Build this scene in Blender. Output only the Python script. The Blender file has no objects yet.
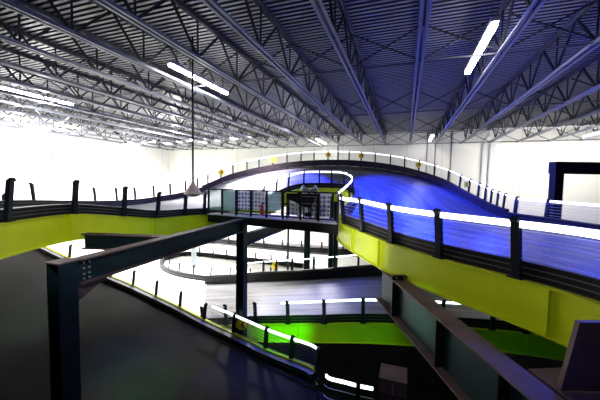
import bpy, math, random
from mathutils import Vector, Matrix
random.seed(7)
SC = bpy.context.scene
COL = SC.collection
PI = math.pi
V = Vector

# ------------------------------------------------------------ camera
F = 300.0
YAW = math.radians(19.3); PITCH = math.radians(3.35); ROLL = math.radians(-0.95)
ZC = 7.5
CAM = V((0, 0, ZC))
FW = V((-math.sin(YAW), math.cos(YAW), 0)); RT = V((math.cos(YAW), math.sin(YAW), 0)); UP = V((0, 0, 1))
Rm = (Matrix.Rotation(YAW, 3, 'Z') @ Matrix.Rotation(PI/2 - PITCH, 3, 'X') @ Matrix.Rotation(-ROLL, 3, 'Z'))
cd = bpy.data.cameras.new('camera'); cam = bpy.data.objects.new('camera', cd); COL.objects.link(cam)
cd.sensor_width = 36.0; cd.lens = 36.0*F/600.0; cd.clip_start = 0.05; cd.clip_end = 200
cam.matrix_world = Matrix.Translation(CAM) @ Rm.to_4x4()
SC.camera = cam

def U(px, py, d):                     # survey point: sight direction and distance ahead
    r = Rm @ V(((px-300)/F, -(py-200)/F, -1))
    return CAM + r*(d/r.dot(FW))
def UZ(px, py, z):                    # sight direction and height above the floor
    r = Rm @ V(((px-300)/F, -(py-200)/F, -1))
    return CAM + r*((z-ZC)/r.z)
def L(lat, d, z):                     # sideways, ahead, height relative to the eye
    return CAM + RT*lat + FW*d + UP*z

# ------------------------------------------------------------ materials
def mat(name, col, rough=.5, metal=0, noise=0, nscale=4, emis=None, estr=0, spec=.5, bump=0, stretch=None, alpha=1, coat=0):
    m = bpy.data.materials.new(name); m.use_nodes = True
    nt = m.node_tree; b = nt.nodes['Principled BSDF']
    b.inputs['Base Color'].default_value = (*col, 1); b.inputs['Roughness'].default_value = rough
    b.inputs['Metallic'].default_value = metal; b.inputs['Specular IOR Level'].default_value = spec
    b.inputs['Coat Weight'].default_value = coat
    if alpha < 1: b.inputs['Alpha'].default_value = alpha
    if emis: b.inputs['Emission Color'].default_value = (*emis, 1); b.inputs['Emission Strength'].default_value = estr
    if noise or bump:
        tc = nt.nodes.new('ShaderNodeTexCoord'); mp = nt.nodes.new('ShaderNodeMapping'); nz = nt.nodes.new('ShaderNodeTexNoise')
        if stretch: mp.inputs['Scale'].default_value = stretch
        nz.inputs['Scale'].default_value = nscale; nz.inputs['Detail'].default_value = 5
        nt.links.new(tc.outputs['Object'], mp.inputs[0]); nt.links.new(mp.outputs[0], nz.inputs[0])
        if noise:
            cr = nt.nodes.new('ShaderNodeMapRange'); cr.inputs[1].default_value = .3; cr.inputs[2].default_value = .7
            cr.inputs[3].default_value = 1-noise; cr.inputs[4].default_value = 1+noise
            mx = nt.nodes.new('ShaderNodeVectorMath'); mx.operation = 'SCALE'; mx.inputs[0].default_value = col
            nt.links.new(nz.outputs[0], cr.inputs[0]); nt.links.new(cr.outputs[0], mx.inputs['Scale']); nt.links.new(mx.outputs[0], b.inputs['Base Color'])
        if bump:
            bp = nt.nodes.new('ShaderNodeBump'); bp.inputs['Strength'].default_value = bump; bp.inputs['Distance'].default_value = .02
            nt.links.new(nz.outputs[0], bp.inputs['Height']); nt.links.new(bp.outputs[0], b.inputs['Normal'])
    return m
M = {}
def track_mat(name, c0, c1, rough):
    m = mat(name, c0, rough, spec=.5); nt = m.node_tree; b = nt.nodes['Principled BSDF']
    tc = nt.nodes.new('ShaderNodeTexCoord'); mp = nt.nodes.new('ShaderNodeMapping'); nz = nt.nodes.new('ShaderNodeTexNoise')
    mp.inputs['Scale'].default_value = (2.2, .13, 1); nz.inputs['Scale'].default_value = 1.6; nz.inputs['Detail'].default_value = 6
    nt.links.new(tc.outputs['UV'], mp.inputs[0]); nt.links.new(mp.outputs[0], nz.inputs[0])
    rp = nt.nodes.new('ShaderNodeValToRGB'); rp.color_ramp.elements[0].position = .36; rp.color_ramp.elements[1].position = .66
    rp.color_ramp.elements[0].color = (*c0, 1); rp.color_ramp.elements[1].color = (*c1, 1)
    nt.links.new(nz.outputs[0], rp.inputs[0]); nt.links.new(rp.outputs[0], b.inputs['Base Color'])
    mr = nt.nodes.new('ShaderNodeMapRange'); mr.inputs[3].default_value = rough+.12; mr.inputs[4].default_value = rough-.1
    nt.links.new(nz.outputs[0], mr.inputs[0]); nt.links.new(mr.outputs[0], b.inputs['Roughness'])
    return m
M['asphalt'] = track_mat('asphalt', (.035, .035, .04), (.13, .125, .14), .45)
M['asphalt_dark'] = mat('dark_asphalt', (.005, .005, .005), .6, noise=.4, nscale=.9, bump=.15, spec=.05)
M['concrete'] = mat('concrete', (.72, .73, .72), .45, noise=.06, nscale=.8)
M['green'] = mat('lime_paint', (.58, .70, .0), .45, noise=.06, nscale=1.5)
M['lime_edge'] = mat('lime_edge', (.62, .70, .01), .35)
M['black'] = mat('black_steel', (.006, .007, .008), .5, noise=.2, nscale=5, spec=.2)
M['teal'] = mat('dark_teal_steel', (.007, .02, .025), .4, noise=.3, nscale=2, spec=.25)
M['post'] = mat('black_post', (.006, .010, .014), .4, spec=.25)
M['rubber'] = mat('black_bumper', (.005, .005, .006), .5, noise=.2, nscale=6, spec=.2)
M['rubber_brown'] = mat('worn_bumper', (.03, .02, .022), .6, noise=.3, nscale=3, spec=.2)
M['bumper_rib'] = mat('bumper_edge', (.08, .075, .085), .5)
M['rust'] = mat('brown_primer', (.11, .07, .07), .55, noise=.25, nscale=3, spec=.2)
M['steel'] = mat('grey_steel', (.25, .28, .30), .42, metal=.4, noise=.3, nscale=6)
M['joist'] = mat('joist_steel', (.10, .10, .12), .5, noise=.2, nscale=3)
M['chord'] = mat('joist_chord', (.30, .32, .38), .4, noise=.12, nscale=2)
M['web'] = mat('joist_web', (.03, .03, .035), .5)
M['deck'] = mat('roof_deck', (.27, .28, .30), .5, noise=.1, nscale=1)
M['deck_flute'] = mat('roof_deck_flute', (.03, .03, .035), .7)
M['walldark'] = mat('wall_charcoal', (.03, .03, .035), .7)
M['lamp'] = mat('lamp_tube', (1, 1, 1), .5, emis=(1, .97, .93), estr=30)
M['lampcap'] = mat('lamp_housing', (.75, .75, .75), .4)
M['led'] = mat('led_tube', (1, 1, 1), .5, emis=(.80, .84, 1.0), estr=3.2)
M['ledg'] = mat('led_tube_cool', (1, 1, 1), .5, emis=(.80, 1.0, .95), estr=2.2)
M['wire'] = mat('wire', (.55, .6, .7), .3, metal=.5)
M['yellow'] = mat('sign_yellow', (.95, .70, .02), .4)
M['blackp'] = mat('sign_black', (.01, .01, .01), .4)
M['shade'] = mat('lamp_shade', (.95, .78, .68), .5)
M['red'] = mat('red_paint', (.5, .03, .03), .4)
M['pipe'] = mat('white_pipe', (.85, .86, .88), .35)
M['fabric'] = mat('black_cloth', (.015, .015, .02), .9)
M['bolt'] = mat('bolt', (.5, .5, .5), .3, metal=.7)

def wall_mat(name, col, pitch, ax):
    m = mat(name, col, .5); nt = m.node_tree; b = nt.nodes['Principled BSDF']
    tc = nt.nodes.new('ShaderNodeTexCoord'); sp = nt.nodes.new('ShaderNodeSeparateXYZ')
    nt.links.new(tc.outputs['Object'], sp.inputs[0])
    md = nt.nodes.new('ShaderNodeMath'); md.operation = 'PINGPONG'; md.inputs[1].default_value = pitch/2
    nt.links.new(sp.outputs[ax], md.inputs[0])
    lt = nt.nodes.new('ShaderNodeMath'); lt.operation = 'LESS_THAN'; lt.inputs[1].default_value = .03
    nt.links.new(md.outputs[0], lt.inputs[0])
    mx = nt.nodes.new('ShaderNodeMix'); mx.data_type = 'RGBA'
    mx.inputs[6].default_value = (*col, 1); mx.inputs[7].default_value = (col[0]*.8, col[1]*.8, col[2]*.8, 1)
    nt.links.new(lt.outputs[0], mx.inputs[0]); nt.links.new(mx.outputs[2], b.inputs['Base Color'])
    return m
M['wallback'] = wall_mat('wall_panel_cream', (.80, .79, .74), 2.6, 0)
M['wallleft'] = wall_mat('wall_panel_white', (.88, .87, .84), 3.1, 1)

def perf_mat():
    m = mat('perforated_sheet', (.78, .78, .80), .5); nt = m.node_tree; b = nt.nodes['Principled BSDF']
    tc = nt.nodes.new('ShaderNodeTexCoord')
    vo = nt.nodes.new('ShaderNodeTexVoronoi'); vo.inputs['Scale'].default_value = 5.5; vo.inputs['Randomness'].default_value = .15
    nt.links.new(tc.outputs['Object'], vo.inputs[0])
    lt = nt.nodes.new('ShaderNodeMath'); lt.operation = 'LESS_THAN'; lt.inputs[1].default_value = .42
    nt.links.new(vo.outputs[0], lt.inputs[0])
    mx = nt.nodes.new('ShaderNodeMix'); mx.data_type = 'RGBA'
    mx.inputs[6].default_value = (.80, .80, .84, 1); mx.inputs[7].default_value = (.20, .20, .24, 1)
    nt.links.new(lt.outputs[0], mx.inputs[0]); nt.links.new(mx.outputs[2], b.inputs['Base Color'])
    return m
M['perf'] = perf_mat(); M['pale'] = mat('pale_deck_plate', (.55, .52, .62), .5)
gl = mat('green_glass', (.55, .85, .70), .1, alpha=.45); M['glass'] = gl

# ------------------------------------------------------------ mesh helpers
class MB:
    def __init__(s): s.v = []; s.f = []; s.mi = []
    def quadbox(s, pts, mi=0):            # 8 points: bottom 4, top 4
        n = len(s.v); s.v += [V(p) for p in pts]
        for f in ((3,2,1,0),(4,5,6,7),(0,1,5,4),(1,2,6,5),(2,3,7,6),(3,0,4,7)):
            s.f.append([n+i for i in f]); s.mi.append(mi)
    def box(s, a, b, mi=0):
        x0,y0,z0 = a; x1,y1,z1 = b
        s.quadbox([(x0,y0,z0),(x1,y0,z0),(x1,y1,z0),(x0,y1,z0),(x0,y0,z1),(x1,y0,z1),(x1,y1,z1),(x0,y1,z1)], mi)
    def bar(s, a, b, w, h, up=UP, mi=0):   # centred rectangular bar
        a, b = V(a), V(b); t = (b-a).normalized()
        sd = t.cross(up)
        if sd.length < 1e-4: sd = t.cross(V((0,1,0)))
        sd.normalize(); u = sd.cross(t).normalized()
        q = [-sd*w/2-u*h/2, sd*w/2-u*h/2, sd*w/2+u*h/2, -sd*w/2+u*h/2]
        n = len(s.v); s.v += [a+k for k in q]+[b+k for k in q]
        for f in ((3,2,1,0),(4,5,6,7),(0,1,5,4),(1,2,6,5),(2,3,7,6),(3,0,4,7)):
            s.f.append([n+i for i in f]); s.mi.append(mi)
    def tube(s, a, b, r, n=8, r2=None):
        a, b = V(a), V(b); t = (b-a).normalized(); sd = t.cross(UP)
        if sd.length < 1e-4: sd = V((1,0,0))
        sd.normalize(); u = sd.cross(t); r2 = r if r2 is None else r2; k = len(s.v)
        for p, rr in ((a, r), (b, r2)):
            for i in range(n):
                an = 2*PI*i/n; s.v.append(p+sd*math.cos(an)*rr+u*math.sin(an)*rr)
        for i in range(n):
            j = (i+1) % n; s.f.append([k+i, k+j, k+n+j, k+n+i]); s.mi.append(0)
        s.f.append([k+i for i in range(n)][::-1]); s.f.append([k+n+i for i in range(n)]); s.mi += [0, 0]
    def poly(s, pts, t, nrm):              # prism
        n = len(s.v); m = len(pts); o = V(nrm)*t
        s.v += [V(p) for p in pts]+[V(p)+o for p in pts]
        s.f.append([n+i for i in range(m)][::-1]); s.f.append([n+m+i for i in range(m)]); s.mi += [0, 0]
        for i in range(m):
            j = (i+1) % m; s.f.append([n+i, n+j, n+m+j, n+m+i]); s.mi.append(0)
    def sweep(s, pts, prof, closed=False, mi=0):   # profile (side, up) carried along a path
        n = len(pts); k = len(prof); b0 = len(s.v)
        for i, p in enumerate(pts):
            if closed: t = pts[(i+1) % n]-pts[i-1]
            else: t = pts[min(i+1, n-1)]-pts[max(i-1, 0)]
            t = V((t.x, t.y, 0)).normalized(); sd = t.cross(UP)
            for (u, w) in prof: s.v.append(p+sd*u+UP*w)
        rng = n if closed else n-1
        for i in range(rng):
            a = b0+i*k; c = b0+((i+1) % n)*k
            for j in range(k):
                l = (j+1) % k; s.f.append([a+j, a+l, c+l, c+j]); s.mi.append(mi)
        if not closed:
            s.f.append([b0+j for j in range(k)]); s.f.append([b0+(n-1)*k+j for j in range(k)][::-1]); s.mi += [mi, mi]
    def build(s, name, mats, parent=None, smooth=False):
        if not isinstance(mats, (list, tuple)): mats = [mats]
        o0 = parent_world(parent) if parent else V((0,0,0))
        me = bpy.data.meshes.new(name); me.from_pydata([tuple(p-o0) for p in s.v], [], s.f)
        for m in mats: me.materials.append(m)
        me.polygons.foreach_set('material_index', s.mi)
        me.validate(); me.update()
        import bmesh
        bm = bmesh.new(); bm.from_mesh(me); bmesh.ops.recalc_face_normals(bm, faces=bm.faces); bm.to_mesh(me); bm.free()
        if smooth: me.polygons.foreach_set('use_smooth', [True]*len(me.polygons))
        o = bpy.data.objects.new(name, me); COL.objects.link(o)
        if parent: o.parent = parent
        return o
def parent_world(p):
    w = V((0,0,0))
    while p: w += p.location; p = p.parent
    return w
def thing(name, label, cat, loc, group=None):
    o = bpy.data.objects.new(name, None); COL.objects.link(o); o.location = loc; o.empty_display_size = .2
    o['label'] = label; o['category'] = cat
    if group: o['group'] = group
    return o
def tag(o, label, cat, group=None):
    o['label'] = label; o['category'] = cat
    if group: o['group'] = group
    return o
def struct(o): o['kind'] = 'structure'; return o
def rect(u0, u1, w0, w1): return [(u0,w0),(u1,w0),(u1,w1),(u0,w1)]
def spline(P, n=10):
    out = []
    for i in range(len(P)-1):
        a = P[max(i-1,0)]; b = P[i]; c = P[i+1]; d = P[min(i+2,len(P)-1)]
        for k in range(n):
            t = k/n
            out.append(.5*((2*b)+(c-a)*t+(2*a-5*b+4*c-d)*t*t+(3*b-a-3*c+d)*t**3))
    out.append(P[-1].copy()); return out
def smooth(pts, it=6):
    for _ in range(it):
        q = [p.copy() for p in pts]
        for i in range(1, len(pts)-1): q[i] = pts[i]*.5+(pts[i-1]+pts[i+1])*.25
        pts = q
    return pts
def along(pts, step, start=0.0):
    out = []; acc = 0.0; nxt = start
    for i in range(len(pts)-1):
        a, b = pts[i], pts[i+1]; l = (b-a).length
        while nxt <= acc+l and l > 0:
            t = (nxt-acc)/l; out.append((a.lerp(b, t), (b-a))); nxt += step
        acc += l
    return out

# ------------------------------------------------------------ room shell
X0, X1, Y0, Y1 = -23.9, 17.0, -8.0, 25.8
HB, HT = ZC+3.12, ZC+4.2            # bottom chords / underside of deck
m = MB(); m.box((X0-.3, Y0-.3, -.3), (X1+.3, Y1+.3, 0)); struct(m.build('floor', M['concrete']))
m = MB(); m.box((X0-.3, Y1, 0), (X1+.3, Y1+.3, HT+.3)); struct(m.build('wall_back', M['wallback']))
m = MB(); m.box((X0-.3, Y0, 0), (X0, Y1, HT+.3)); struct(m.build('wall_left', M['wallleft']))
m = MB(); m.box((X1, Y0, 0), (X1+.3, Y1, HT+.3)); struct(m.build('wall_right', M['walldark']))
m = MB(); m.box((X0-.3, Y0-.3, 0), (X1+.3, Y0, HT+.3)); struct(m.build('wall_front', M['walldark']))
# corrugated roof deck
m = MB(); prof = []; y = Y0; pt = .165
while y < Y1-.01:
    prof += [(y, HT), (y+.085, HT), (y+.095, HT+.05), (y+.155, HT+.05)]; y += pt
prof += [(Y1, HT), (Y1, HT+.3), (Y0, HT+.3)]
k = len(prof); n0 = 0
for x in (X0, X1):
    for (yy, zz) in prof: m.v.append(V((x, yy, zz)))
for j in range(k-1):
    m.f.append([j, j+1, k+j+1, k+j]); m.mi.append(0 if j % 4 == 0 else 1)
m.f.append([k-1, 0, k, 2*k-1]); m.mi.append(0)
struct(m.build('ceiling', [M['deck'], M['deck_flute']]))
# wall column + overhead shutter panel outlines on the left wall, conduits and pipes on the back wall
m = MB(); m.box((X0+.001, 15.6, 0), (X0+.28, 15.95, HT-.02)); struct(m.build('trim_1', M['wallleft']))
o = MB()
for (ya, yb) in ((11.0, 12.3), (12.9, 13.8)): o.box((X0+.0, ya, ZC+1.55), (X0+.08, yb, ZC+1.68))
sd = thing('shutter_door', 'tall pale roll-up door panel in the far left wall', 'door', (X0, 12.5, 0))
q = MB(); q.box((X0+.002, 10.0, 0), (X0+.06, 14.3, ZC+2.3)); q.build('door_panel', M['wallleft'], sd)
for (ya, yb) in ((10.9, 12.1), (12.7, 13.6)):
    q = MB(); q.box((X0+.062, ya, ZC+1.75), (X0+.10, yb, ZC+1.87)); q.build('vent_slot', M['steel'], sd)
q = MB(); q.box((X0+.002, 14.45, ZC+1.35), (X0+.12, 14.6, ZC+1.5)); tag(q.build('wall_switch_box', M['steel']), 'small grey box fixed to the left wall beside the roll-up door', 'switch box')

def wall_pt(px, py):
    r = Rm @ V(((px-300)/F, -(py-200)/F, -1)); return CAM + r*((Y1-ZC*0)/r.y)
def pipe(path, r, name, label, cat, mt, group=None):
    m = MB()
    for a, b in zip(path[:-1], path[1:]): m.tube(a, b, r, 12)
    return tag(m.build(name, mt, smooth=True), label, cat, group)
for (px, rr, lab, bend) in ((484, .17, 'fat white pipe down the back wall, left one of the close pair', .0), (491, .17, 'fat white pipe with slanted top bend, right one of close pair on back wall', 1.0)):
    b = wall_pt(px, 150); yy = Y1-.22
    if bend: pipe([V((b.x, yy, .0)), V((b.x, yy, ZC+2.95)), V((b.x+.75, yy, ZC+3.7)), V((b.x+.75, yy, HT-.03))], rr, 'wall_pipe', lab, 'pipe', M['pipe'])
    else: pipe([V((b.x, yy, .0)), V((b.x, yy, ZC+3.1)), V((b.x+.35, yy, ZC+3.7)), V((b.x+.35, yy, HT-.03))], rr, 'wall_pipe', lab, 'pipe', M['pipe'])
for (px, lab) in ((338, 'thin vertical conduit on the back wall, farthest left'), (427, 'thin conduit on the back wall, left one below the small ceiling lamp'), (435, 'thin conduit on the back wall, right one below the small ceiling lamp'), (451, 'thin conduit on the back wall, between the small ceiling lamp and the fat pipes')):
    b = wall_pt(px, 150)
    pipe([V((b.x, Y1-.05, 0)), V((b.x, Y1-.05, HT-.05))], .045, 'wall_conduit', lab, 'conduit', M['steel'])

# ------------------------------------------------------------ roof joists
ORD = ['', 'first', 'second', 'third', 'fourth', 'fifth', 'sixth', 'seventh', 'eighth', 'ninth', 'tenth', 'eleventh', 'twelfth', 'thirteenth']
S = 1.8
def joist_x(n): return .23+S*n
YA, YB = -7.8, 25.62
for n in range(-13, 8):
    x = joist_x(n)
    if n == 0: lab = 'steel roof joist running straight away overhead, slightly right of centre'
    else: lab = 'open-web steel roof joist, %s to the %s of the one running straight away' % (ORD[abs(n)], 'left' if n < 0 else 'right')
    j = thing('roof_joist', lab, 'roof joist', (x, YA, HB), 'open-web joists under the roof deck')
    m = MB()
    for s in (-1, 1):
        m.box((x+s*.025-(.07 if s < 0 else 0), YA, HB), (x+s*.025+(.07 if s > 0 else 0), YB, HB+.014))
        m.box((x+s*.03-(.014 if s < 0 else 0), YA, HB), (x+s*.03+(.014 if s > 0 else 0), YB, HB+.10))
    m.build('bottom_chord', M['chord'], j)
    m = MB()
    for s in (-1, 1):
        m.box((x+s*.025-(.07 if s < 0 else 0), Y0+.01, HT-.02), (x+s*.025+(.07 if s > 0 else 0), Y1-.01, HT-.006))
        m.box((x+s*.03-(.014 if s < 0 else 0), Y0+.01, HT-.11), (x+s*.03+(.014 if s > 0 else 0), Y1-.01, HT-.006))
    m.build('top_chord', M['joist'], j)
    m = MB(); P = 1.9; y = YA+.15; i = 0
    while y+P <= YB+.1:
        m.bar((x, y, HT-.06), (x, min(y+P/2, YB), HB+.05), .05, .05)
        m.bar((x, y+P/2, HB+.05), (x, min(y+P, YB), HT-.06), .05, .05)
        m.bar((x, y+P/2, HB+.05), (x, y+P/2, HT-.06), .035, .035)
        y += P; i += 1
    m.build('web', M['web'], j)
for i, (y, lab) in enumerate(((2.8, 'row of cross bracing between joists nearest the camera'), (8.5, 'row of cross bracing between joists, second from the camera'), (14.2, 'row of cross bracing between joists midway along the roof'), (19.8, 'row of cross bracing between joists, last before the back wall'), (25.3, 'long rod and bracing along the joist ends at the back wall'))):
    t = thing('joist_bridging', lab, 'bracing', (X0, y, HB+.12), 'bracing rows between roof joists')
    m = MB(); m.bar((X0+.02, y, HB+.04), (X1-.02, y, HB+.04), .04, .04); m.build('rod', M['joist'] if i != 4 else M['web'], t)
    for n in range(-13, 7):
        xa, xb = joist_x(n)+.06, joist_x(n+1)-.06
        m = MB(); m.bar((xa, y+.04, HB+.1), (xb, y+.04, HT-.14), .035, .035); m.build('brace', M['web'], t)
        m = MB(); m.bar((xa, y-.04, HT-.14), (xb, y-.04, HB+.1), .035, .035); m.build('brace', M['web'], t)

# ceiling strip lights
def strip(x, y, L_, lab):
    z = ZC+3.30
    t = thing('strip_light', lab, 'ceiling light', (x, y, z), 'fluorescent strip lights under the roof')
    m = MB(); m.box((x-.08, y, z+.07), (x+.08, y+L_, z+.16)); m.build('housing', M['lampcap'], t)
    m = MB(); m.box((x-.065, y+.04, z-.0), (x+.065, y+L_-.04, z+.069)); m.build('tube', M['lamp'], t)
    for yy in (y+.3, y+L_-.3):
        m = MB(); m.tube((x, yy, z+.16), (x, yy, HT), .012, 6); m.build('hanger', M['joist'], t)
strip(1.62, 7.3, 3.0, 'bright strip light hanging at upper right, the largest on the right half')
strip(1.62, 22.3, 2.8, 'small distant strip light near the back wall, right of centre')
strip(-6.55, 7.1, 3.0, 'bright strip light at upper left, crossed by the thin hanging lamp rod')
strip(-6.55, 22.3, 2.8, 'small distant strip light near the back wall, left of centre')
strip(-14.3, 7.0, 2.6, 'wide bright strip light cut off by the left edge of the view')
strip(11.0, 22.3, 2.8, 'strip light near the back wall cut off by the right edge of the view')

# ------------------------------------------------------------ track pieces
def deck(inner, outer, name, mt, th=.16, rows=6, lift=0):
    m = MB(); n = len(inner)
    for i in range(n):
        for k in range(rows+1): m.v.append(inner[i].lerp(outer[i], k/rows)+UP*lift)
        for k in range(rows+1): m.v.append(inner[i].lerp(outer[i], k/rows)-UP*(th-lift))
    R = 2*(rows+1)
    for i in range(n-1):
        a, b = i*R, (i+1)*R
        for k in range(rows):
            m.f.append([a+k, a+k+1, b+k+1, b+k]); m.mi.append(0)
            m.f.append([a+rows+1+k, b+rows+1+k, b+rows+2+k, a+rows+2+k]); m.mi.append(0)
        m.f.append([a, b, b+rows+1, a+rows+1]); m.mi.append(0)
        m.f.append([a+rows, a+R-1, b+R-1, b+rows]); m.mi.append(0)
    for a in (0, (n-1)*R):
        for k in range(rows): m.f.append([a+k, a+k+1, a+rows+2+k, a+rows+1+k]); m.mi.append(0)
    o = m.build(name, mt); me = o.data; uv = me.uv_layers.new(name='track')
    dist = [0.0]
    for i in range(1, n): dist.append(dist[-1]+(inner[i].lerp(outer[i], .5)-inner[i-1].lerp(outer[i-1], .5)).length)
    for lp_ in me.loops:
        i, k = divmod(lp_.vertex_index, R); uv.data[lp_.index].uv = ((k % (rows+1))/rows*6.0, dist[i])
    return struct(o)

_post = {}
def post_mesh(h, w):
    if (h, w) in _post: return _post[(h, w)]
    m = MB(); m.bar((0, 0, 0), (0, .10, h), w*1.3, w)           # leans outwards a little
    m.bar((0, .10, h-.02), (0, .17, h+.03), w*1.3, w*.9)
    o = m.build('post_source', M['post']); me = o.data; bpy.data.objects.remove(o); me.name = 'post'
    m = MB(); m.box((-w*1.2, -w*.9, .001), (w*1.2, w*.9, .025))
    o = m.build('foot_source', M['post']); mf = o.data; bpy.data.objects.remove(o); mf.name = 'foot_plate'
    _post[(h, w)] = (me, mf); return me, mf
def railing(name, label, path, side, posts, h=1.0, w=.07, led=None, wires=0, bumper=True, ribs=3, bh=.30, off=.0, group=None, bmat=None, ledw=.10, wm='wire'):
    """side: +1 when the outside of the track lies to the right of the path direction"""
    t = thing(name, label, 'railing', path[0], group)
    if bumper:
        m = MB()
        u0, u1 = (.03, .03-.20) if side > 0 else (-.03, .17)
        a, b = min(u0, u1), max(u0, u1)
        m.sweep(path, rect(a, b, .01, bh))
        for k in range(ribs):
            z0 = bh*(k+.85)/ribs
            m.sweep(path, rect(a-.012, b+.012, z0, z0+.018), mi=1)
        m.build('bumper', [bmat or M['rubber'], M['bumper_rib']], t)
    for p, tv in posts:
        tv = V((tv.x, tv.y, 0)).normalized(); out = tv.cross(UP)*side
        me, mf = post_mesh(h, w); o = bpy.data.objects.new('post', me); COL.objects.link(o); o.parent = t
        q = p+out*(.11+off); o.location = q-t.location
        o.rotation_euler = (0, 0, math.atan2(out.y, out.x)-PI/2)
        g = bpy.data.objects.new('foot_plate', mf); COL.objects.link(g); g.parent = o
    if led:
        m = MB(); c = side*(.21+off); m.sweep(path, rect(c-.02, c+.02, h-ledw, h-.005)); m.build('light_rail', M[led], t)
    for k in range(wires):
        m = MB(); c = side*(.14+off); z = bh+.02+(h-ledw-bh)*(k+.3)/wires; m.sweep(path, rect(c-.006, c+.006, z, z+.012)); m.build('wire', M[wm], t)
    return t
def fascia(label, path, side, h=.75, cat='beam', stiff=None, z0=0.0, th=.03, fl=.14):
    t = thing('edge_beam', label, cat, path[0])
    s = side; m = MB()
    def R(u0, u1, w0, w1): return rect(min(s*u0, s*u1), max(s*u0, s*u1), w0, w1)
    m.sweep(path, R(.10, .10+th, z0-h, z0-.02)); m.build('web_plate', M['green'], t)
    m = MB(); m.sweep(path, R(.06, .06+fl, z0-.02, z0)); m.build('flange', M['lime_edge'], t)
    m = MB(); m.sweep(path, R(.06, .06+fl, z0-h-.02, z0-h)); m.build('flange', M['lime_edge'], t)
    if stiff:
        for p, tv in stiff:
            tv = V((tv.x, tv.y, 0)).normalized(); out = tv.cross(UP)*s
            m = MB(); a = p+out*(.165)
            m.bar(a-UP*(h-z0), a-UP*(.02-z0), .03, .07, up=out); m.build('stiffener', M['green'], t)
    return t

INN = [(-60,232,5.6),(2,222,7.1),(72,213.5,9.4),(122,216,10.5),(155,218,12),(183,215.5,13.6),(220,213,15),(257,206,16.5),(272,199,17),(287,192,17.5),(303,188,18),(332,188,18),(347,189.5,17.3),(356,196,15.8),(352,206,13.6),(342,218,12),(348,224,11.0),(366,231.5,9.1),(395,243,7.8),(443,257.5,6.4),(520,277,5.1),(600,300,4.1),(720,344,3.0)]
OUT = [(-60,215,8),(8,209,10.5),(60,207.5,13),(98,207,15.3),(137,204.5,17.5),(160,201,18.6),(178,198,19.3),(202,192,20),(228,181,20.5),(260,173,21),(300,167,21.3),(350,166,21.3),(400,172,20.5),(440,184,19),(460,195,17.5),(480,206,16),(494,213,15.2),(508,218,14.3),(525,221,13.4),(545,224,12.5),(570,228,11.5),(600,233,10.4),(700,247,8.2)]
NS = 10
inn = smooth(spline([U(*p) for p in INN], NS), 8); out = smooth(spline([U(*p) for p in OUT], NS), 8)
deck(inn, out, 'upper_track_deck', M['asphalt'], rows=8)
def tang(path, i): return path[min(i+1, len(path)-1)]-path[max(i-1, 0)]
def at_idx(path, idx): return [(path[int(i*NS)], tang(path, int(i*NS))) for i in idx]
def nearest_posts(path, pxs, ):
    """posts where the survey sighted them"""
    res = []
    Ri = Rm.transposed()
    proj = []
    for p in path:
        c = Ri @ (p-CAM); proj.append((300+F*c.x/-c.z) if c.z < -.1 else None)
    for px in pxs:
        best = None
        for i in range(len(path)-1):
            a, b = proj[i], proj[i+1]
            if a is None or b is None: continue
            if (a-px)*(b-px) <= 0 and a != b:
                tt = (px-a)/(b-a); best = (path[i].lerp(path[i+1], tt), path[i+1]-path[i]); break
        if best: res.append(best)
    return res
iA = inn[:7*NS+1]; iB = inn[7*NS:15*NS+4]; iC = inn[15*NS+3:]
# inner side (path runs left -> back -> right, so the inside lies to the right of travel)
railing('track_railing', 'black post railing and bumper along the upper track, above the left lime beam', iA, 1, nearest_posts(iA, [2, 72, 122, 155, 183, 203]), h=1.0, w=.10, wires=0, ribs=3)
fascia('lime green edge beam of the upper track at left', iA, 1, .80, stiff=nearest_posts(iA, [66, 150]))
railing('track_railing', 'railing with glowing white top rail looping round the far lime island', iB, 1, nearest_posts(iB[:60], [262, 275, 287, 303, 319, 332, 346])+along(iB[52:], 1.5, .4), h=1.0, w=.07, led='led', bumper=True, ribs=2)
fascia('lime green edge beam curving round the far island', iB, 1, .75)
pC = nearest_posts(iC, [347, 366, 395, 443, 520])+[(iC[-8], tang(iC, len(iC)-8))]
railing('track_railing', 'nearest railing at right with glowing white top rail and wires', iC, 1, pC, h=1.0, w=.10, led='led', wires=5, ribs=3, ledw=.12)
fascia('lime green edge beam of the upper track at right', iC, 1, .76, stiff=nearest_posts(iC, [357, 384, 556]))
# outer side
oA = out[:7*NS+1]; oB = out[7*NS:17*NS+1]; oC = out[17*NS:]
railing('track_railing', 'far post railing of the upper track in front of the white left wall', oA, -1, nearest_posts(oA, [38, 98, 119, 137, 155, 171, 186, 198]), h=.95, w=.08, ribs=3, bh=.32)
pB = nearest_posts(oB, [208, 221, 233, 247, 259, 273, 287, 301, 314, 328, 338, 349, 361, 375, 390, 404, 418, 433, 446, 457, 466, 475, 482, 488, 494, 500])
railing('track_railing', 'tall banked railing round the outside of the far curve', oB, -1, pB, h=1.05, w=.07, led='led', bh=.42, ribs=0, bmat=M['rubber_brown'], ledw=.05)
railing('track_railing', 'far railing with glowing top rail along the right straight', oC, -1, nearest_posts(oC, [512, 543, 610]), h=1.0, w=.10, led='led', wires=5, ribs=2, ledw=.10)
fascia('lime green edge beam round the outside of the far curve', out[12*NS:], -1, .55)

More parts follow.
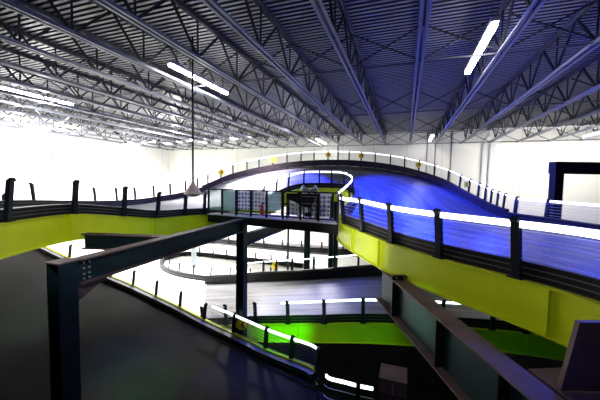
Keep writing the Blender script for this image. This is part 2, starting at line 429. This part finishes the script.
# chevron signs on posts
def chevron(c, face, s, d, lab, pole=0):
    face = V((face.x, face.y, 0)).normalized(); sd = UP.cross(face)
    t = thing('chevron_sign', lab, 'sign', c, 'yellow chevron signs on the track posts')
    m = MB(); q = s/2
    pts = [c+sd*a*q+UP*b*q for a, b in ((-1,-.45),(-.45,-1),(.45,-1),(1,-.45),(1,.45),(.45,1),(-.45,1),(-1,.45))]
    m.poly(pts, .02, face); pn = m.build('panel', M['yellow'], t)
    m = MB(); c2 = c+face*.021
    e = d
    pts = [c2+sd*e*a*q+UP*b*q for a, b in ((-.15,0),(.35,.62),(.75,.62),(.25,0),(.75,-.62),(.35,-.62))]
    if e < 0: pts = pts[::-1]
    m.poly(pts, .006, face); m.build('arrow', M['blackp'], pn)
    if pole:
        m = MB(); m.bar(c-face*.03-UP*pole, c-face*.03+UP*q, .05, .05); m.build('pole', M['post'], t)
for px, lab in ((221, 'yellow chevron sign on the far curve railing, farthest left'), (273, 'yellow chevron sign on the far curve railing, second from left'), (328, 'yellow chevron sign on the far curve railing, left one above the island'), (361, 'yellow chevron sign on the far curve railing, right one above the island'), (418, 'yellow chevron sign on the far curve railing, second from right'), (466, 'yellow chevron sign on the far curve railing, farthest right')):
    r = nearest_posts(oB, [px])
    if r:
        p, tv = r[0]; tv = V((tv.x, tv.y, 0)).normalized(); side_in = tv.cross(UP)
        chevron(p-side_in*.0+UP*.78, side_in, .36, 1, lab)

# ------------------------------------------------------------ centre platform
pa, pb, pc, pd = L(-4.3,13.95,-1.52), L(1.42,11.3,-1.52), L(1.45,13.0,-1.52), L(-3.78,14.9,-1.52)
t = thing('crossing_platform', 'black walkway platform with pale deck bridging the two legs of the upper track', 'platform', pa-UP*.42)
m = MB(); m.quadbox([pa-UP*.38, pb-UP*.42, pc-UP*.42, pd-UP*.38, pa-UP*.05, pb-UP*.05, pc-UP*.05, pd-UP*.05]); m.build('frame', M['black'], t)
m = MB(); m.quadbox([pa-UP*.049, pb-UP*.049, pc-UP*.049, pd-UP*.049, pa, pb, pc, pd]); m.build('deck_plate', M['pale'], t)
def bay_rail(label, a, b, z, h, n, panels, group=None, mid=True):
    t = thing('platform_railing', label, 'railing', a+UP*z*0, group)
    tv = (b-a).normalized(); L_ = (b-a).length
    m = MB(); m.bar(a+UP*h, b+UP*h, .07, .06); m.build('top_rail', M['black'], t)
    m = MB(); m.bar(a+UP*.10, b+UP*.10, .04, .05); m.build('bottom_rail', M['black'], t)
    for i in range(n+1):
        p = a.lerp(b, i/n); m = MB(); m.bar(p+UP*.001, p+UP*(h-.03), .075, .075); m.build('post', M['black'], t)
    for i in range(n):
        k = panels[i % len(panels)]
        p = a.lerp(b, (i+.08)/n); q = a.lerp(b, (i+.92)/n)
        if k == 'glass':
            m = MB(); m.bar(p+UP*(h*.52+.05), q+UP*(h*.52+.05), .015, h*.80); m.build('glass_panel', M['glass'], t)
        elif k == 'perf':
            m = MB(); m.bar(p+UP*(h*.52+.05), q+UP*(h*.52+.05), .02, h*.80); m.build('perforated_panel', M['perf'], t)
        elif k == 'open':
            for zz in (.35, .6, .85):
                m = MB(); m.bar(a.lerp(b, i/n)+UP*h*zz, a.lerp(b, (i+1)/n)+UP*h*zz, .012, .012); m.build('wire', M['wire'], t)
        elif k == 'mid':
            m = MB(); m.bar(p+UP*h*.48, q+UP*h*.48, .05, .07); m.build('mid_rail', M['black'], t)
    return t
e = (pd-pa).normalized()*.06
bay_rail('front railing of the centre platform with black posts and a glass bay', pa+e, pb+e, 0, 1.14, 8, ['glass', 'glass', 'open', 'open', 'open', 'none', 'open', 'none'])
bay_rail('rear railing of the centre platform with dotted white panels', pd-e, pc-e, 0, 1.10, 7, ['perf', 'perf', 'perf', 'glass', 'mid', 'perf', 'perf'])
# inner gate with a hanging cloth, and the pale dotted screens behind the front railing
def screen(lab, a, b, h, z=.12):
    t = thing('perforated_screen', lab, 'screen', a)
    m = MB(); m.bar(a+UP*(z+h/2), b+UP*(z+h/2), .02, h); m.build('sheet', M['perf'], t)
    for p in (a, b):
        m = MB(); m.bar(p, p+UP*(z+h+.02), .05, .05); m.build('post', M['black'], t)
    return t
def onp(px, d): 
    r = Rm @ V(((px-300)/F, 0, -1)); p = CAM + r*(d/r.dot(FW)); p.z = pa.z+.001; return p
screen('pale dotted screen on the platform, widest one at its right end', onp(311, 12.4), onp(331, 12.2), .85)
screen('pale dotted screen on the platform left of the hanging black cloth', onp(289, 12.9), onp(304, 12.6), .80)
t = thing('cloth_drape', 'black cloth hanging over the platform bar in front of the dotted screens', 'cloth', onp(289, 12.4))
m = MB(); a, b = onp(287, 12.45), onp(317, 12.15); dv = (b-a); nn = FW*.03
m.poly([a+UP*1.06, a+UP*.82, a+dv*.25+UP*.72, a+dv*.55+UP*.52, a+dv*.78+UP*.48, a+dv*.9+UP*.70, b+UP*1.06], .03, FW); m.build('cloth', M['fabric'], t)
m = MB(); m.bar(a+UP*1.04, b+UP*1.04, .05, .05); m.build('bar', M['black'], t)
for p in (a, b):
    m = MB(); m.bar(p, p+UP*1.06, .05, .05); m.build('post', M['black'], t)
t = thing('fire_extinguisher', 'small red extinguisher standing on the centre platform', 'fire extinguisher', onp(262, 13.6))
m = MB(); c = onp(262, 13.6); m.tube(c+UP*.0, c+UP*.42, .085, 14); m.tube(c+UP*.42, c+UP*.5, .085, 14, .03); m.build('cylinder', M['red'], t, smooth=False)
m = MB(); m.bar(c+UP*.52, c+UP*.52+RT*.13, .03, .05); m.tube(c+UP*.49, c+UP*.55, .03); m.build('handle', M['blackp'], t)
t = thing('speaker_horn', 'grey twin horn fixture standing behind the centre platform railing', 'fixture', onp(309, 13.2))
c = onp(309, 13.2); m = MB(); m.bar(c, c+UP*1.12, .06, .06); m.build('pole', M['black'], t)
for s in (-1, 1):
    m = MB(); m.tube(c+UP*1.14+RT*s*.04, c+UP*1.30+RT*s*.32-FW*.1, .05, 14, .13); m.build('horn', M['steel'], t)

# ------------------------------------------------------------ structural steel
def ibeam(mb, a, b, w, h, tf=.03, tw=.02, up=UP):
    a, b = V(a), V(b); t = (b-a).normalized(); sd = t.cross(up).normalized(); u = sd.cross(t)
    mb.bar(a-u*tf/2, b-u*tf/2, w, tf); mb.bar(a-u*(h-tf/2), b-u*(h-tf/2), w, tf, mi=0)
    mb.bar(a-u*h/2, b-u*h/2, tw, h-2*tf, mi=min(1, mb.webmi))
def steel_beam(label, a, b, w, h, mt, mw, extra=None, name='steel_beam'):
    t = thing(name, label, 'beam', a)
    m = MB(); m.webmi = 0
    tf = .035; tv = (V(b)-V(a)).normalized(); u = UP
    m.bar(a-UP*tf/2, b-UP*tf/2, w, tf); m.bar(a-UP*(h-tf/2), b-UP*(h-tf/2), w, tf); m.build('flange', mt, t)
    m = MB(); m.bar(a-UP*h/2, b-UP*h/2, .03, h-2*tf); m.build('web_plate', mw, t)
    return t
def column(label, base, top, w, mt, dirv=RT, plate=True):
    t = thing('steel_column', label, 'column', base)
    sd = dirv.normalized(); fd = UP.cross(sd); m = MB()
    for s in (-1, 1):
        c = base+sd*s*(w/2-.015); d = V((c.x, c.y, top)); m.bar(c, d, .03, w, up=fd) if False else m.quadbox([c-sd*.015-fd*w/2, c+sd*.015-fd*w/2, c+sd*.015+fd*w/2, c-sd*.015+fd*w/2, d-sd*.015-fd*w/2, d+sd*.015-fd*w/2, d+sd*.015+fd*w/2, d-sd*.015+fd*w/2])
    c = base; d = V((c.x, c.y, top)); q = sd*(w/2-.03); g = fd*.015
    m.quadbox([c-q-g, c+q-g, c+q+g, c-q+g, d-q-g, d+q-g, d+q+g, d-q+g]); m.build('shaft', mt, t)
    if plate:
        m = MB(); q = w*.85; m.quadbox([c-sd*q-fd*q, c+sd*q-fd*q, c+sd*q+fd*q, c-sd*q+fd*q, c-sd*q-fd*q+UP*.04, c+sd*q-fd*q+UP*.04, c+sd*q+fd*q+UP*.04, c-sd*q+fd*q+UP*.04]); m.build('base_plate', mt, t)
    return t
# main beam, near column (left) to centre column
A = U(70, 265, 6.1); B = U(242, 218.5, 12.9); A.z = ZC-1.68; B.z = ZC-1.60
bd = (B-A).normalized()
t = steel_beam('long dark steel beam from the left foreground column to the centre column', A+bd*.12, B-bd*.20, .30, .55, M['rust'], M['teal'])
pl = MB(); s_ = bd.cross(UP)
c = A+bd*.26
for dz in (.12, .24, .36, .46):
    for k in (0, .12):
        pl.tube(c+bd*k+s_*.016-UP*dz, c+bd*k+s_*.05-UP*dz, .022, 8)
pl.build('bolts', M['bolt'], t)
ca = V((A.x, A.y, 0)); ca -= bd*.15
t = column('dark steel column in the left foreground carrying the long beam', ca, A.z, .36, M['teal'], dirv=s_)
m = MB(); p0 = A-bd*.15
m.quadbox([p0-s_*.2-bd*.2-UP*.0, p0+s_*.2-bd*.2, p0+s_*.2+bd*.2, p0-s_*.2+bd*.2, p0-s_*.2-bd*.2+UP*.03, p0+s_*.2-bd*.2+UP*.03, p0+s_*.2+bd*.2+UP*.03, p0-s_*.2+bd*.2+UP*.03]); m.build('cap_plate', M['rust'], t)
m = MB(); k0 = A+bd*.1-UP*.58
m.poly([k0-s_*.01, k0+bd*.75-s_*.01, k0-UP*.35-s_*.01], .03, s_); m.build('haunch', M['rust'], t)
cb = V((B.x, B.y, 0)); t = column('dark steel column standing in the middle, with the long beam on it', cb, B.z-.0, .36, M['teal'], dirv=s_)
B2 = L(-.4, 19.2, -2.30); Bs = V((B.x, B.y, B2.z)); bd2 = (B2-Bs).normalized()
steel_beam('short teal steel beam running away below the centre platform', Bs+bd2*.24, B2, .28, .5, M['teal'], M['teal'])
# cross beam under the left leg
C1 = A.lerp(B, .43); C1.z = ZC-1.70; C2 = L(-6.75, 9.35, 0); C2.z = ZC-1.70
cdv = (C1-C2).normalized(); steel_beam('dark steel cross beam from the left lime beam to the long beam', C2, C1-cdv*.18, .30, .48, M['rust'], M['teal'])
# right diagonal beam
R1 = L(2.38, 8.35, -2.32); R2 = L(2.78, 2.6, -2.32)
t = steel_beam('large brown and teal steel beam running towards the lower right corner', R1, R2, .36, .95, M['rust'], M['teal'])
rv = (R2-R1).normalized(); rs = rv.cross(UP)
for k in (1.15, 3.2, 4.7):
    for s in (-1, 1):
        m = MB(); c = R1+rv*k+rs*s*.095; m.bar(c-UP*.04, c-UP*.91, .02, .16, up=rs) if False else m.quadbox([c-rv*.012-rs*.078-UP*.91, c+rv*.012-rs*.078-UP*.91, c+rv*.012+rs*.078-UP*.91, c-rv*.012+rs*.078-UP*.91, c-rv*.012-rs*.078-UP*.04, c+rv*.012-rs*.078-UP*.04, c+rv*.012+rs*.078-UP*.04, c-rv*.012+rs*.078-UP*.04]); m.build('stiffener', M['black'], t)
m = MB(); c = R1+rv*1.15; m.quadbox([c-rv*.05-rs*.2, c+rv*.05-rs*.2, c+rv*.05+rs*.2, c-rv*.05+rs*.2]+[q+UP*.10 for q in (c-rv*.05-rs*.2, c+rv*.05-rs*.2, c+rv*.05+rs*.2, c-rv*.05+rs*.2)]); m.build('splice_angle', M['black'], t)
for s in (-1, 1):
    m = MB(); q = c+rs*s*.1+rv*.05+UP*.05; m.tube(q, q+rv*.03, .025, 10); m.build('bolt', M['bolt'], t)
# right support: short stub plate and cross beam at lower right
K = L(3.27, 3.3, -2.31)
t = thing('support_stub', 'brown steel stub plate standing at the lower right corner', 'support', K)
m = MB(); m.quadbox([K-RT*.28-FW*.03, K+RT*.75-FW*.03, K+RT*.75+FW*.03, K-RT*.28+FW*.03, K-RT*.12-FW*.03+UP*.80, K+RT*.75-FW*.03+UP*.80, K+RT*.75+FW*.03+UP*.80, K-RT*.12+FW*.03+UP*.80]); m.build('plate', M['rust'], t)
for k in (.15, .45):
    m = MB(); q = K+RT*k+UP*.6-FW*.03; m.tube(q, q-FW*.03, .02, 8); m.build('bolt', M['bolt'], t)
X1b = L(2.98, 3.3, -2.34); X2b = L(6.5, 3.6, -2.34)
steel_beam('brown steel cross beam below the stub plate at the lower right', X1b+RT*.02, X2b, .85, .5, M['rust'], M['teal'])
# capped column at the bottom
Q = U(393.5, 372, 4.7); Qb = V((Q.x, Q.y, 0)); zt = ZC-3.08
t = thing('capped_column', 'grey brown column with a wider sleeve cap at the bottom centre', 'column', Qb)
m = MB(); m.box((Qb.x-.155, Qb.y-.155, 0), (Qb.x+.155, Qb.y+.155, zt-.2)); o = m.build('shaft', M['rust'], t)
m = MB(); m.box((Qb.x-.2, Qb.y-.2, zt-.24), (Qb.x+.2, Qb.y+.2, zt)); m.build('sleeve', M['rust'], t)
m = MB(); m.box((Qb.x-.21, Qb.y-.21, zt), (Qb.x+.21, Qb.y+.21, zt+.02)); m.build('cap_plate', M['rust'], t)
m = MB(); m.bar((Qb.x-.0, Qb.y-.205, zt-.22), (Qb.x-.0, Qb.y-.205, zt-.04), .02, .02); m.build('weld_strip', M['steel'], t)
# columns under the platform and behind
for (px, d, w, zt_, lab) in ((307, 20.2, .42, ZC-1.2, 'dark column behind the lower track, below the platform middle'), (330.5, 20.0, .30, ZC-1.15, 'dark column below the platform right end, left of a close pair'), (335.5, 19.8, .30, ZC-1.15, 'dark column below the platform right end, right of a close pair'), (288, 22.5, .16, ZC-.8, 'thin dark post far below the platform')):
    b = U(px, 250, d); column(lab, V((b.x, b.y, 0)), zt_, w, M['teal'], dirv=RT, plate=False)
b = UZ(194, 267, .02); column('grey column on a square base plate inside the small floor loop', V((b.x, b.y, 0)), ZC-1.6, .32, M['steel'], dirv=RT)
# portal frame at right, outside the track
P0 = L(12.25, 14.4, 0); P0.z = 0
t = thing('portal_frame', 'black steel portal frame standing before the cream wall at right', 'frame', P0)
m = MB(); a = P0; m.bar(a, V((a.x, a.y, ZC+.62)), .40, .36, up=FW); m.build('upright', M['black'], t)
m = MB(); a = V((P0.x, P0.y, ZC+.90))-RT*.24; m.bar(a, a+RT*4.9, .42, .56); m.build('header', M['black'], t)
m = MB(); a = P0+RT*4.4; m.bar(a, V((a.x, a.y, ZC+.62)), .40, .36, up=FW); m.build('upright', M['black'], t)

# hanging lamp
c = U(193, 188, 9.0); hx = c.x
t = thing('pendant_lamp', 'beige cone pendant lamp hanging on a long thin rod at left', 'lamp', V((c.x, c.y, c.z-.2)))
m = MB(); m.tube(V((c.x, c.y, c.z+.15)), V((c.x, c.y, HT-.02)), .028, 8); m.build('rod', M['black'], t)
m = MB(); m.tube(V((c.x, c.y, c.z-.18)), V((c.x, c.y, c.z+.12)), .27, 28, .07); m.tube(V((c.x, c.y, c.z+.12)), V((c.x, c.y, c.z+.24)), .06, 16, .03); m.build('shade', M['shade'], t)
m = MB(); m.tube(V((c.x, c.y, c.z-.25)), V((c.x, c.y, c.z-.18)), .12, 24, .25); m.build('lens', M['blackp'], t)

# ------------------------------------------------------------ lower track
MI = [(203,325,14.4),(228,324,13.8),(257,323,13),(289,322.6,12.5),(325,322.3,11.9),(363,321.5,11.4),(415,323.5,11),(484,327.5,10.8),(528,332,10.6),(572,338,10.3),(660,352,9.6)]
MO = [(206,283.5,21.4),(228,283,20.8),(257,281,19.5),(289,280,18.6),(325,278,18),(363,275.5,17.5),(400,274,17.2),(440,273.5,17.1),(480,273.5,17),(520,274,16.8),(600,275,16.3)]
mi_ = smooth(spline([U(*p) for p in MI], NS), 5); mo_ = smooth(spline([U(*p) for p in MO], NS), 5)
deck(mi_, mo_, 'lower_track_deck', M['asphalt'], rows=6)
tl = railing('track_railing', 'railing with glowing rail along the lower track, above the long green beam', mi_, 1, nearest_posts(mi_, [204.5, 228, 257, 289, 325, 363, 399, 440, 490, 524, 560]), h=.98, w=.10, led=None, wires=0, ribs=3, bh=.34)
fr = mi_[28:]
m = MB(); m.sweep(fr, rect(.19, .23, .90, .985)); m.build('light_rail', M['ledg'], tl)
fascia('long green beam along the near side of the lower track', mi_, 1, .76, stiff=nearest_posts(mi_, [300, 525]))
railing('track_railing', 'black bumper and railing with glowing rail on the far side of the lower track', mo_, -1, nearest_posts(mo_, [262, 275, 291, 313, 334, 358, 380, 402, 430]), h=1.25, w=.10, led='ledg', bh=.62, ribs=1, ledw=.07)
# near lower road: dark ramp coming down from the left
NF = [(-90,205,22.5),(-30,222,20.5),(30,245,18.7),(60,259,17.5),(97,276,16.4),(131,290,15.6),(154,301,15),(178,312.5,14.6),(203,326,13.9),(232,340,12.6),(264,356.5,11.5),(290,367.5,10.8),(314,379,10.2)]
nf = [U(*p) for p in NF]+[L(.70,8.9,-6.95), L(1.4,8.6,-7.0), L(2.2,8.4,-7.05), L(4.2,8.0,-7.05), L(7.5,8.0,-7.05)]
shift = [(-4,-9)]*5+[(-4.2,-9)]*3+[(-4.2,-8.5)]*2+[(-4,-8)]*3+[(-3,-7.0),(-2,-6.5),(-1,-6),(0,-6),(0,-6)]
nn_ = [p+RT*s[0]+FW*s[1] for p, s in zip(nf, shift)]
nfs = smooth(spline(nf, NS), 6); nns = smooth(spline(nn_, NS), 6)
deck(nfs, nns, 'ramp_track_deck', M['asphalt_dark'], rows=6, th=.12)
n1 = nfs[:int(8.3*NS)]; n2 = nfs[int(8.3*NS)-1:int(12*NS)+1]; n3 = nfs[int(13.0*NS):int(15.1*NS)]
railing('track_railing', 'row of short posts on the dark ramp kerb, left of the middle column', n1, -1, nearest_posts(n1, [-20, 33, 67, 88, 109, 131, 154, 178, 202]), h=.95, w=.10, ribs=2, bh=.22)
railing('track_railing', 'sloping railing with wires and glowing rail beside the middle column', n2, -1, nearest_posts(n2, [231, 263, 289, 313]), h=1.05, w=.11, led='ledg', wires=6, ribs=2, bh=.22, ledw=.10, wm='post')
railing('track_railing', 'short glowing railing at the bottom edge beside the capped column', n3, -1, nearest_posts(n3, [357]), h=1.0, w=.10, led='led', wires=2, ribs=2, bh=.22)
fascia('lime green kerb along the dark ramp at lower left', n1+n2[1:], -1, .50, z0=.27)
# dark asphalt on the floor in the foreground
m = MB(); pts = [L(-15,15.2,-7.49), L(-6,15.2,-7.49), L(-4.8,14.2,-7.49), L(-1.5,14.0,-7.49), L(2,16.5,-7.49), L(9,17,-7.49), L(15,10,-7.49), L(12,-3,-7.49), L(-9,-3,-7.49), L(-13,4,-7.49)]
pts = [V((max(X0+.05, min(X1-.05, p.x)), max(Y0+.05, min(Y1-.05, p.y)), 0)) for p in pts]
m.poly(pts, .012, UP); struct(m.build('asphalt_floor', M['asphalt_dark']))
# floor loop
LP = [(275,281),(245,282.5),(215,281.5),(185,277.5),(168,272.5),(161,266.5),(167,260),(185,255.8),(210,254.6),(235,256.5),(255,259),(275,261),(298,264),(303,268)]
lp = [UZ(x, y, .0) for x, y in LP]; lp = [V((p.x, min(p.y, Y1-1.2), 0)) for p in lp]
lps = smooth(spline(lp, 8), 6)
railing('track_railing', 'small teardrop loop of low bumper and posts on the white floor', lps, 1, along(lps, 1.55, .3), h=.95, w=.09, ribs=2, bh=.40)
c = U(275, 266, 20.6); chevron(c, -FW, .5, 1, 'yellow chevron sign beyond the lower track, just right of the floor loop', pole=.9)
c = V((B.x, B.y, 0))-FW*.27+RT*.05; c.z = U(245, 325, 12.6).z; chevron(c, -FW, .46, 1, 'yellow chevron sign fixed low on the middle column')
# far ramp by the back wall
FI = [(150,238.5,27.5),(180,240,26.5),(220,243,25),(262,247.5,23.8),(300,251,22.7),(345,254,21.4),(400,257,20.2),(460,262,19.2)]
fi = [U(*p) for p in FI]; fo = [p+V((.9, 2.6, 0)) for p in fi]; fo = [V((p.x, min(p.y, Y1-.35), p.z)) for p in fo]
fis = smooth(spline(fi, NS), 4); fos = smooth(spline(fo, NS), 4)
deck(fis, fos, 'far_ramp_deck', M['asphalt'], rows=3)
railing('track_railing', 'distant grey bumper line with short posts low before the back wall', fis, 1, along(fis, 1.6, .5), h=.8, w=.08, ribs=2, bh=.35)
# dark cylinder tank + long box on the left outer edge
c = U(8, 206, 11.5)
t = thing('barrel', 'brown barrel behind the left end of the upper track', 'barrel', V((c.x, c.y, c.z-.25)))
m = MB(); m.tube(V((c.x, c.y, c.z-.25)), V((c.x, c.y, c.z+.42)), .17, 20); m.tube(V((c.x, c.y, c.z+.42)), V((c.x, c.y, c.z+.50)), .17, 20, .1); m.build('drum', M['rust'], t)

# ------------------------------------------------------------ lights
def area(loc, tgt, sx, sy, power, col, spread=180, name='area'):
    l = bpy.data.lights.new(name, 'AREA'); l.shape = 'RECTANGLE'; l.size = sx; l.size_y = sy; l.energy = power; l.color = col; l.spread = math.radians(spread)
    o = bpy.data.objects.new(name, l); COL.objects.link(o); o.location = loc
    o.rotation_euler = (V(tgt)-V(loc)).to_track_quat('-Z', 'Y').to_euler(); return o
def spot(loc, tgt, power, col, ang=60, blend=.6, size=.15, name='spot'):
    l = bpy.data.lights.new(name, 'SPOT'); l.energy = power; l.color = col; l.spot_size = math.radians(ang); l.spot_blend = blend; l.shadow_soft_size = size
    o = bpy.data.objects.new(name, l); COL.objects.link(o); o.location = loc
    o.rotation_euler = (V(tgt)-V(loc)).to_track_quat('-Z', 'Y').to_euler(); return o
def point(loc, power, col, size=.2, name='point'):
    l = bpy.data.lights.new(name, 'POINT'); l.energy = power; l.color = col; l.shadow_soft_size = size
    o = bpy.data.objects.new(name, l); COL.objects.link(o); o.location = loc; return o
WH = (1, .98, .95); BL = (.015, .04, 1.0); GR = (.10, 1, .10)
# added white lights to brighten the hall's back left, some shaped as thin tubes
for xx, e_ in ((-20.0, 2200), (-16.0, 2600), (-12.0, 2600)):
    area((xx, 19.6, ZC+3.28), (xx-.8, 19.9, 0), .16, 8, e_, WH, 125)
area((-19.0, 12.5, ZC+3.28), (-24, 14, 6.5), .16, 6, 1100, WH, 130)
spot((-10.5, 18.5, 5.2), (-9.5, 15.0, 1), 1600, WH, 110, 1, .3)
area((-8.5, 22.8, 5.0), (-9, 18.5, 0), 6, 2, 500, WH, 120)
# white over the right rear wall
area((9.0, 19, ZC+2.9), (9.0, 25.8, 8), 8, .16, 330, (1, .97, .9), 110)
# blue stage lights over the far curve
spot(V((1.0, 19.0, ZC+3.0)), V((2.5, 16.5, 7)), 5200, BL, 125, .7)
spot(V((-5.5, 17.5, ZC+3.0)), V((-6.5, 17.0, 7.5)), 7000, BL, 110, .7)
spot(V((5.5, 10.0, ZC+2.9)), V((5.5, 8.5, 6)), 2700, BL, 110, .8)
point(V((2.8, 12.0, ZC-.3)), 250, BL, .3)
point(V((5.0, 6.0, ZC-.2)), 160, BL, .3)
spot(V((2.6, 11.0, ZC+2.9)), V((3.6, 12.5, 6.2)), 350, (1, .9, .95), 50, 1)
spot(V((5.0, 6.0, ZC+2.9)), V((5.6, 6.0, 6)), 60, (1, .85, .9), 45, 1)
# added white spots to brighten the lime beams, no fixtures behind them
spot(L(-1.5, 4.5, -1.0), L(1.9, 9.6, -1.8), 1300, WH, 36, 1)
spot(L(-.5, 1.5, .8), L(3.3, 5.8, -1.9), 150, WH, 60, 1)
spot(L(-2.5, 3.0, 1.0), L(-7.0, 9.8, -1.5), 700, WH, 60, 1)
for (xx, yy, e_) in ((-6.55, 8.6, 45), (-14.3, 8.4, 220), (-19, 10, 330), (-14.3, 16, 600), (-6.55, 17, 50)):  # added points under the roof to brighten deck and joist chords
    point(V((xx, yy, ZC+2.9)), e_, WH, .15)
spot(V((-2.2, 18.5, ZC+2.9)), V((-1.2, 18.0, 8)), 3800, BL, 115, .7)
# green effect lights
spot(L(2.0, 8.0, -3.2), U(350, 331, 11.5), 120, GR, 70, 1)
spot(L(-3.2, 9.0, -.5), L(-2.6, 12.9, -2.2), 160, (.02, .7, .9), 40, 1)
spot(L(.5, 8.5, -2.8), U(284, 333, 12.5), 1700, GR, 30, 1)
spot(L(4.0, 6.5, -3.2), U(525, 345, 10.2), 50, GR, 40, 1)
spot(L(-8.5, 7.5, -3), L(-11.2, 12.2, -6), 3000, (.02, 1, .5), 24, 1)
spot(L(-3, 5, -1), L(-5.2, 10.0, -7), 6000, (.02, 1, .3), 24, 1)
spot(L(-3, 5, -1), L(-7.0, 11.0, -7), 5000, (.02, .4, 1), 18, 1)
spot(L(1.2, 4.2, -2.4), R1+rv*2.3-UP*.45, 420, (.0, 1, .55), 24, 1)
spot(L(0, 8, -.2), A.lerp(B, .7), 90, (.0, .8, .8), 60, 1)
spot(L(3.0, 2.4, -.6), L(2.7, 3.0, -2.3), 25, BL, 60, 1)
w = bpy.data.worlds.new('world'); SC.world = w; w.use_nodes = True
w.node_tree.nodes['Background'].inputs[0].default_value = (.01, .012, .02, 1); w.node_tree.nodes['Background'].inputs[1].default_value = 1

vs = SC.view_settings; SC.display_settings.display_device = 'sRGB'
vs.view_transform = 'Standard'; vs.look = 'None'; vs.gamma = 1; vs.use_curve_mapping = False; vs.exposure = 0.18
